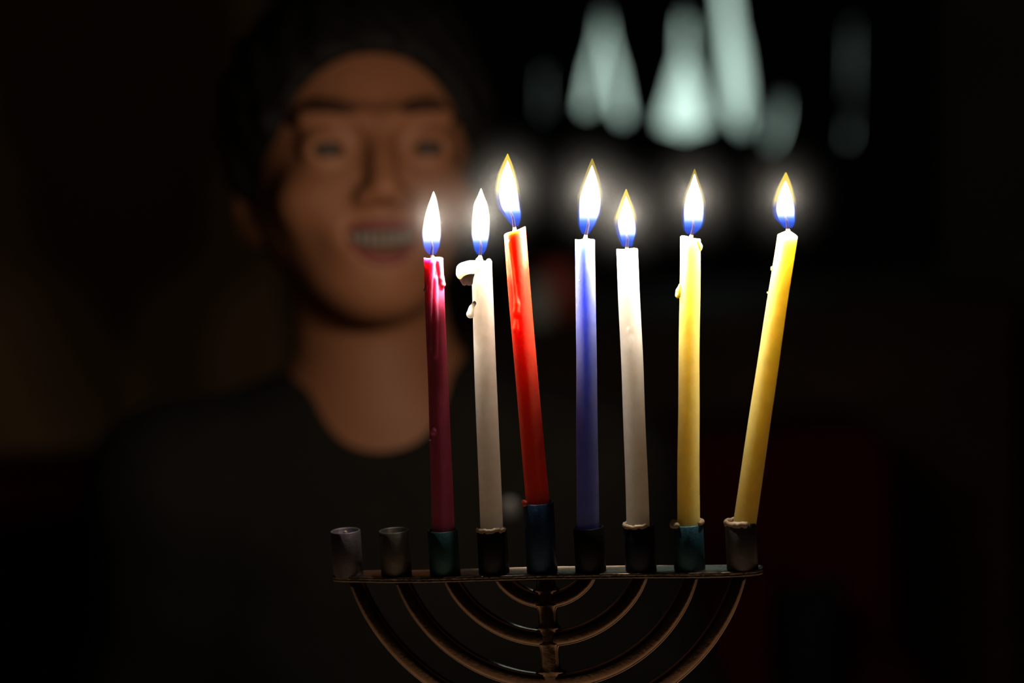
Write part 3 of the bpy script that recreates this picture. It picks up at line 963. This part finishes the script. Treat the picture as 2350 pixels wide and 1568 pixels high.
def hand_sdf(P, w, el, sgn):
    dirv = np.array((-sgn * 0.1, -0.97, -0.12)); dirv /= np.linalg.norm(dirv)
    side = np.array((1.0, -0.1 * sgn * -1, 0)); side /= np.linalg.norm(side)
    d = sd_cap(P, w, w + dirv * 0.05, 0.019, 0.020)
    d = s_min(d, sd_cap(P, w + dirv * 0.045 - side * 0.016, w + dirv * 0.045 + side * 0.018, 0.012, 0.012), 0.012)
    for q, ln in ((-0.024, 0.052), (-0.008, 0.062), (0.009, 0.066), (0.026, 0.056)):
        ln = ln if sgn > 0 else ln
        a = w + dirv * 0.056 + side * q
        k1 = a + dirv * ln * 0.55 + np.array((0, 0, 0.002)); k2 = k1 + dirv * ln * 0.4 + np.array((0, 0, -0.018))
        d = s_min(d, s_min(sd_cap(P, a, k1, 0.0078, 0.007), sd_cap(P, k1, k2, 0.007, 0.006), 0.002), 0.003)
    b = w + dirv * 0.018 - side * sgn * 0.016
    k = b - side * sgn * 0.024 + dirv * 0.026
    d = s_min(d, s_min(sd_cap(P, b, k, 0.010, 0.0085), sd_cap(P, k, k + dirv * 0.024, 0.0085, 0.007), 0.002), 0.005)
    return d


def body_sdf(P):
    d = head_sdf(P)
    d = s_min(d, sd_cap(P, nk0, nb + np.array((0, 0.022, -0.03), np.float32), 0.047, 0.050), 0.018)
    d = s_min(d, torso_sdf(P, 0.0), 0.030)
    for w, el, sg in ((WL, EL, -1), (WR, ER, 1)):
        d = s_min(d, sd_cap(P, el, w, 0.034, 0.022), 0.015)
        d = s_min(d, hand_sdf(P, w, el, sg), 0.010)
    return d


def neck_hole(P):
    X = np.abs(P[0] - nb[0]) / 0.060; Y = np.abs(P[1] - nb[1] + 0.21) / 0.30; Z = np.abs(P[2] - nb[2] - 0.058) / 0.097
    return ((X ** 2.5 + Z ** 2.5) ** 0.8 + Y * Y) ** 0.5 * 0.065 - 0.065


def shirt_sdf(P):
    o = torso_sdf(P, 0.008)
    for w, el in ((WL, EL), (WR, ER)):
        o = s_min(o, sd_cap(P, el, el + (w - el) * 0.8, 0.042, 0.032), 0.02)
    # soft folds
    o = o + 0.0022 * np.clip((nb[2] - 0.06 - P[2]) / 0.05, 0, 1) * np.sin(P[0] * 55 + P[2] * 40) * np.sin(P[2] * 38 - P[0] * 18)
    o = s_max(o, -neck_hole(P), 0.004)
    o = np.maximum(o, (SEAT_Z + 0.06) - P[2])
    return o


def body_core(P):
    d = torso_sdf(P, 0.0)
    d = s_min(d, sd_cap(P, nk0, nb + np.array((0, 0.022, -0.03), np.float32), 0.047, 0.050), 0.030)
    for w, el in ((WL, EL), (WR, ER)):
        d = s_min(d, sd_cap(P, el, w, 0.034, 0.022), 0.015)
    return d


def hair_sdf(P):
    Q = to_head(P)
    A = [np.abs(Q[0]), Q[1], Q[2]]
    n = 0.0030 * np.sin(Q[0] * 190 + Q[2] * 70) * np.sin(Q[1] * 160 + 1.3) + 0.002 * np.sin(Q[0] * 400 + Q[1] * 130 + Q[2] * 260)
    d = s_min(e_(Q, (0, 13, 38), (84, 102, 86)), e_(A, (66, 14, 15), (15, 34, 24)), 0.01) + n
    d = s_max(d, -e_(Q, (0, -112, -4), (76, 86, 70)), 0.008)
    d = s_max(d, -(Q[2] + 0.75 * Q[1] + 0.024), 0.006)
    d = s_max(d, -(Q[2] + 0.075), 0.006)
    return d


# skin
m_skin, N, L = new_mat('skin')
b = N['Principled BSDF']
tc = N.new('ShaderNodeTexCoord'); nz = N.new('ShaderNodeTexNoise'); nz.inputs['Scale'].default_value = 30; nz.inputs['Detail'].default_value = 4
L.new(tc.outputs['Object'], nz.inputs['Vector'])
rp = N.new('ShaderNodeValToRGB')
rp.color_ramp.elements[0].position = 0.3; rp.color_ramp.elements[0].color = (0.084, 0.032, 0.0148, 1)
rp.color_ramp.elements[1].position = 0.7; rp.color_ramp.elements[1].color = (0.094, 0.037, 0.0172, 1)
L.new(nz.outputs['Fac'], rp.inputs['Fac']); L.new(rp.outputs['Color'], b.inputs['Base Color'])
b.inputs['Roughness'].default_value = 0.6; b.inputs['Specular IOR Level'].default_value = 0.12

lo = (min(EL[0], SL[0]) - 0.07, NB.y - 0.30, SEAT_Z); hi = (max(ER[0], SR[0]) + 0.07, NB.y + 0.24, HEAD.z + 0.13)
link('body', nets('body', body_sdf, lo, hi, 0.0032, binv), m_skin, boy)
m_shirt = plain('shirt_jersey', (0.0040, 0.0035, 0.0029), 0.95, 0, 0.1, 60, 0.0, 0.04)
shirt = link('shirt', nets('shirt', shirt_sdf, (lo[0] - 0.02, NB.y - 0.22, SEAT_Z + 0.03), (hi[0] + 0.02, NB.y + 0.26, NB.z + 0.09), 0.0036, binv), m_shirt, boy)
shirt['label'] = 'dark grey round-neck shirt'
m_hair = plain('dark_hair', (0.0025, 0.002, 0.0018), 0.7, 0, 0.3, 300, 0.3, 0.05)
hb = [hw_(p) for p in ((-95, -110, -85), (95, -110, -85), (-95, 130, -85), (95, 130, -85), (-95, -110, 135), (95, -110, 135), (-95, 130, 135), (95, 130, 135))]
hlo = [min(p[k] for p in hb) for k in range(3)]; hhi = [max(p[k] for p in hb) for k in range(3)]
hair = link('hair', nets('hair', hair_sdf, hlo, hhi, 0.0035, binv), m_hair, boy)
hair['label'] = 'short dark hair'

# face details: eyes, brows, lips, teeth
m_eye, N, L = new_mat('eye')
b = N['Principled BSDF']; b.inputs['Roughness'].default_value = 0.5; b.inputs['Specular IOR Level'].default_value = 0.1
tc = N.new('ShaderNodeTexCoord'); ln = N.new('ShaderNodeVectorMath'); ln.operation = 'DISTANCE'
ln.inputs[1].default_value = (0, -0.0122, 0)
L.new(tc.outputs['Object'], ln.inputs[0])
rp = N.new('ShaderNodeValToRGB'); rp.color_ramp.interpolation = 'CONSTANT'
rp.color_ramp.elements[0].color = (0.006, 0.004, 0.003, 1); rp.color_ramp.elements[1].position = 0.30; rp.color_ramp.elements[1].color = (0.012, 0.006, 0.003, 1)
el = rp.color_ramp.elements.new(0.78); el.color = (0.022, 0.018, 0.016, 1)
mu = N.new('ShaderNodeMath'); mu.operation = 'MULTIPLY'; mu.inputs[1].default_value = 100.0
L.new(ln.outputs['Value'], mu.inputs[0]); L.new(mu.outputs[0], rp.inputs['Fac']); L.new(rp.outputs['Color'], b.inputs['Base Color'])
m_brow = plain('brow_hair', (0.017, 0.007, 0.004), 0.9, 0, 0.3, 300, 0.0, 0.05)
eye_rot = HR.to_4x4()
for sx in (-1, 1):
    bm = bmesh.new(); bmesh.ops.create_uvsphere(bm, u_segments=32, v_segments=20, radius=0.0122)
    me = bpy.data.meshes.new('eye'); bm.to_mesh(me); bm.free()
    o = link('eye', me, m_eye, boy)
    o.matrix_local = binv @ Matrix.Translation(hw_((sx * 29.5, -74.0, 2))) @ eye_rot
    bp = [(sx * 13, -87, 21), (sx * 22, -86.5, 24.5), (sx * 33, -81.5, 26.5), (sx * 42, -72, 25), (sx * 50, -61, 20)]
    br = [0.0030, 0.0040, 0.0040, 0.0032, 0.0018]
    link('eyebrow', tube('eyebrow', [hw_(p) for p in bp], br, 10, binv), m_brow, boy)
m_lip = plain('lips', (0.070, 0.016, 0.014), 0.6, 0, 0.08, 60, 0.0, 0.15)


def lip(name, z0, sag, r):
    pts, rad = [], []
    for q in range(13):
        u = -1 + 2 * q / 12
        x = 25 * u
        z = z0 + 12.0 * x * x * 0.001 + sag * (1 - u * u)
        y = -91.5 + 0.019 * x * x * 1.0
        pts.append(hw_((x, y, z))); rad.append((0.0012 + r * (1 - abs(u) ** 2.2)))
    return link(name, tube(name, pts, rad, 12, binv), m_lip, boy)


lip('lip', -55, 9.5, 0.0020)
lip('lip', -55, -11.5, 0.0029)
m_teeth = plain('teeth', (0.050, 0.038, 0.029), 0.5, 0, 0.03, 60, 0.0, 0.1)
for k in range(-4, 4):
    x0 = (k + 0.5) * 4.9
    yb = -86 + 0.022 * x0 * x0
    zt = -55 + 12.0 * x0 * x0 * 0.001
    t = link('tooth', box_mesh('tooth', (-0.0024, -0.002, -0.0058), (0.0024, 0.002, 0.0058), 0.0008), m_teeth, boy)
    t.matrix_local = binv @ Matrix.Translation(hw_((x0, yb, zt + 3.0))) @ eye_rot
m_mouth = plain('mouth_inside', (0.10, 0.02, 0.02), 0.6, 0, 0.1, 60)

# pale print on the shirt chest
q = W(1170, 1166, 1.44)
d0 = W(1170, 1166, 1.30); dd = (W(1170, 1166, 1.60) - d0)
best = None
for k in range(400):
    p = d0 + dd * (k / 400)
    v = float(shirt_sdf([np.array([p.x], np.float32), np.array([p.y], np.float32), np.array([p.z], np.float32)])[0])
    if v < 0.0005: best = p; break
if best is not None:
    badge = nets('badge', lambda P: sd_ell(P, np.array(best, np.float32), (0.0058, 0.002, 0.0066)), [best[k] - 0.009 for k in range(3)], [best[k] + 0.009 for k in range(3)], 0.0007, binv)
    bo = link('badge', badge, plain('pale_badge', (0.034, 0.031, 0.033), 0.5), boy)
    bo['label'] = 'small pale badge on the shirt chest'


# trousers and shoes, under the table
def legs_sdf(P, g=0.0):
    d = sd_ell(P, hips + np.array((0, 0.0, -0.01), np.float32), (0.13, 0.105, 0.085))
    for sx in (-1, 1):
        h0 = hips + np.array((sx * 0.065, -0.02, -0.015), np.float32)
        kn = np.array((NB.x + sx * 0.085, NB.y - 0.26, 0.47), np.float32)
        an = np.array((NB.x + sx * 0.085, NB.y - 0.24, 0.10), np.float32)
        d = s_min(d, sd_cap(P, h0, kn, 0.072, 0.052), 0.03)
        d = s_min(d, sd_cap(P, kn, an, 0.052, 0.040), 0.02)
    return np.maximum(d, SEAT_Z + 0.003 - P[2] - 10 * np.maximum(0, (NB.y - 0.04) - P[1]))


tr = link('trousers', nets('trousers', legs_sdf, (NB.x - 0.2, NB.y - 0.36, 0.04), (NB.x + 0.2, NB.y + 0.24, SEAT_Z + 0.22), 0.006, binv), plain('dark_denim', (0.01, 0.011, 0.015), 0.95, 0, 0.1, 60, 0.0, 0.05), boy)
for sx in (-1, 1):
    a = (NB.x + sx * 0.085, NB.y - 0.22, 0.045, 0.042); b_ = (NB.x + sx * 0.09, NB.y - 0.38, 0.034, 0.034)
    sh = nets('shoe', lambda P: np.maximum(sd_chain(P, [a, b_], 0.01), 0.001 - P[2]), (a[0] - 0.07, b_[1] - 0.06, -0.01), (a[0] + 0.07, a[1] + 0.06, 0.11), 0.005, binv)
    link('shoe', sh, M_black_cloth, boy)
